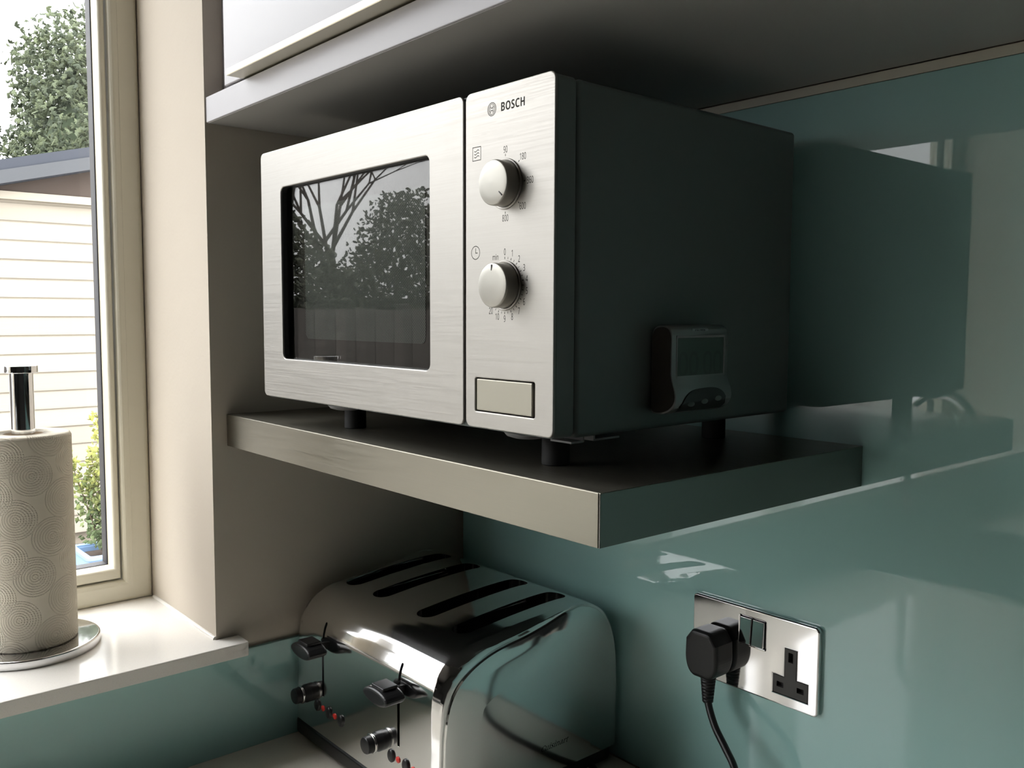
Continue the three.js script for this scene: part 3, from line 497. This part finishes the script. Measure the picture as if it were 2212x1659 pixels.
{
  const p = thing('planter', 'pale blue plastic trough planter on the paving by the shed', 'planter', [-4.25, GROUND, -0.79]);
  const sh = rrect(-0.16, 0.16, -0.19, 0.19, 0.02); sh.holes.push(rrect(-0.145, 0.145, -0.175, 0.175, 0.015, THREE.Path));
  const g = plate(sh, 0, 0.21, 0.003); g.rotateX(-Math.PI / 2); const blue = std({ color: lin(0.2, 0.32, 0.52), roughness: 0.5 });
  part('walls', uvBox(g), blue, p); const r2 = rrect(-0.175, 0.175, -0.205, 0.205, 0.025); r2.holes.push(rrect(-0.147, 0.147, -0.177, 0.177, 0.015, THREE.Path));
  const rg = plate(r2, 0, 0.022, 0.004); rg.rotateX(-Math.PI / 2); rg.translate(0, 0.2, 0); part('rim', uvBox(rg), blue, p);
  part('soil', box(-0.145, 0.145, 0.01, 0.18, -0.175, 0.175), std({ color: lin(0.05, 0.035, 0.025), roughness: 1 }), p);
  const s = thing('shrub', 'leafy shrub with yellow green tips growing in the blue planter', 'shrub', [-4.25, GROUND + 0.18, -0.79]);
  const rs = rng(31), stems = [], tips = []; for (let i = 0; i < 16; i++) { const a = rs() * 6.28, l = 0.25 + 0.5 * rs(), x = Math.cos(a) * 0.16 * rs(), z = Math.sin(a) * 0.17 * rs(); const tall = i === 0 ? [0.0, 0.8, 0.085] : i === 1 ? [0.02, 0.6, 0.13] : i === 2 ? [0.0, 0.66, 0.02] : [x * 1.5, l, z * 1.4]; stems.push(rod([x * 0.4, 0, z * 0.4], tall, 0.006, 0.002, 5)); tips.push([x * 0.4, z * 0.4, ...tall]); }
  part('stems', merge(stems), std({ color: lin(0.09, 0.07, 0.04), roughness: 0.9 }), s);
  const leaf = new THREE.OctahedronGeometry(1, 0); leaf.scale(0.55, 1, 0.12); leaf.translate(0, 0.8, 0);
  leafCloud('leaves', 9, 4200, (r, i) => { const q = tips[i % 16], k = 0.12 + 0.9 * r(), sp = 0.075 * (1.15 - k * 0.8); return [q[0] + (q[2] - q[0]) * k + (r() - 0.5) * 2 * sp, q[3] * k, q[1] + (q[4] - q[1]) * k + (r() - 0.5) * 2 * sp, 0.011 + 0.012 * r(), Math.max(0, Math.min(1, q[3] * k * 1.5 - 0.35 + 0.5 * (r() - 0.5)))]; }, leaf, [[0.07, 0.1, 0.04], [0.34, 0.34, 0.07]], s);
}
{
  const f = thing('garden_fence', 'brown vertical board fence in the garden, mirrored in the microwave door', 'fence', [-8, GROUND, 8.5]);
  const r = rng(12), tones = [0, 1, 2].map((i) => std({ color: lin(0.035 + 0.01 * i, 0.031 + 0.008 * i, 0.027 + 0.007 * i), roughness: 0.9, bumpMap: woodBump, bumpScale: 0.001 }));
  const b = box(-0.011, 0.011, 0.04, 1.58, -0.0674, 0.0674, 0.003, 1);
  for (let i = 0; i < 92; i++) { const m = part('board', b, tones[Math.floor(r() * 3)], f); m.position.set((i % 2) * 0.008, r() * 0.02, -6.2 + i * 0.135); }
  for (let i = 0; i < 7; i++) part('post', box(-0.13, -0.03, 0, 1.66, -6.3 + i * 2.06, -6.2 + i * 2.06, 0.004, 1), tones[0], f);
  for (const y of [0.35, 1.25]) part('rail', box(-0.05, -0.014, y, y + 0.08, -6.25, 6.2), tones[0], f);
}
function bareTree(name, label, pos, seed, height) {
  const t = thing(name, label, 'tree', pos), r = rng(seed), gs = [];
  const grow = (p, dir, len, rad, depth) => {
    const q = p.clone().addScaledVector(dir, len); gs.push(rod(p.toArray(), q.toArray(), rad, rad * 0.68, depth < 2 ? 8 : depth < 4 ? 5 : 3, false));
    if (depth >= 8) return;
    const n = depth < 2 ? 3 : 2 + (r() > 0.6 ? 1 : 0);
    for (let i = 0; i < n; i++) { const d = dir.clone().add(new THREE.Vector3(r() - 0.5, r() * 0.5 - 0.12, r() - 0.5).multiplyScalar(1.5)).normalize(); grow(q, d, len * (0.66 + 0.22 * r()), rad * 0.64, depth + 1); }
  };
  grow(new THREE.Vector3(0, 0, 0), new THREE.Vector3(0.05 * (r() - 0.5), 1, 0.1 * (r() - 0.5)).normalize(), height * 0.22, height * 0.014, 0);
  part('branches', merge(gs), std({ color: lin(0.045, 0.036, 0.03), roughness: 0.9 }), t);
}
bareTree('bare_tree', 'bare branching tree behind the fence, nearest the shed, mirrored in the microwave door', [-10.2, GROUND, 4.2], 41, 5.6);
bareTree('bare_tree', 'bare branching tree behind the middle of the fence, mirrored in the microwave door', [-14.5, GROUND, 9.4], 42, 7.2);
bareTree('bare_tree', 'bare branching tree behind the far end of the fence, mirrored in the microwave door', [-10.0, GROUND, 12.0], 43, 5.8);
{
  const t = thing('garden_hedge', 'dark evergreen hedge behind the board fence, mirrored in the microwave door', 'hedge', [-9.3, GROUND, 6.9]);
  part('inner_growth', box(-0.25, 0.25, 0.1, 1.75, -3.6, 3.6, 0.2, 2), std({ color: lin(0.015, 0.018, 0.012), roughness: 1 }), t);
  const spr = new THREE.IcosahedronGeometry(1, 0); spr.scale(0.5, 1, 0.3);
  leafCloud('foliage', 19, 45000, (r) => { const z = (r() * 2 - 1) * 3.8, top = 2.6 + 0.5 * Math.sin(z * 1.7) + 0.25 * Math.sin(z * 4.1 + 1), y = 0.2 + r() * top; return [(r() - 0.5) * 0.9, y, z, 0.022 + 0.028 * r(), r()]; }, spr, [[0.02, 0.025, 0.016], [0.06, 0.065, 0.04]], t);
}

renderer.render(scene, camera);
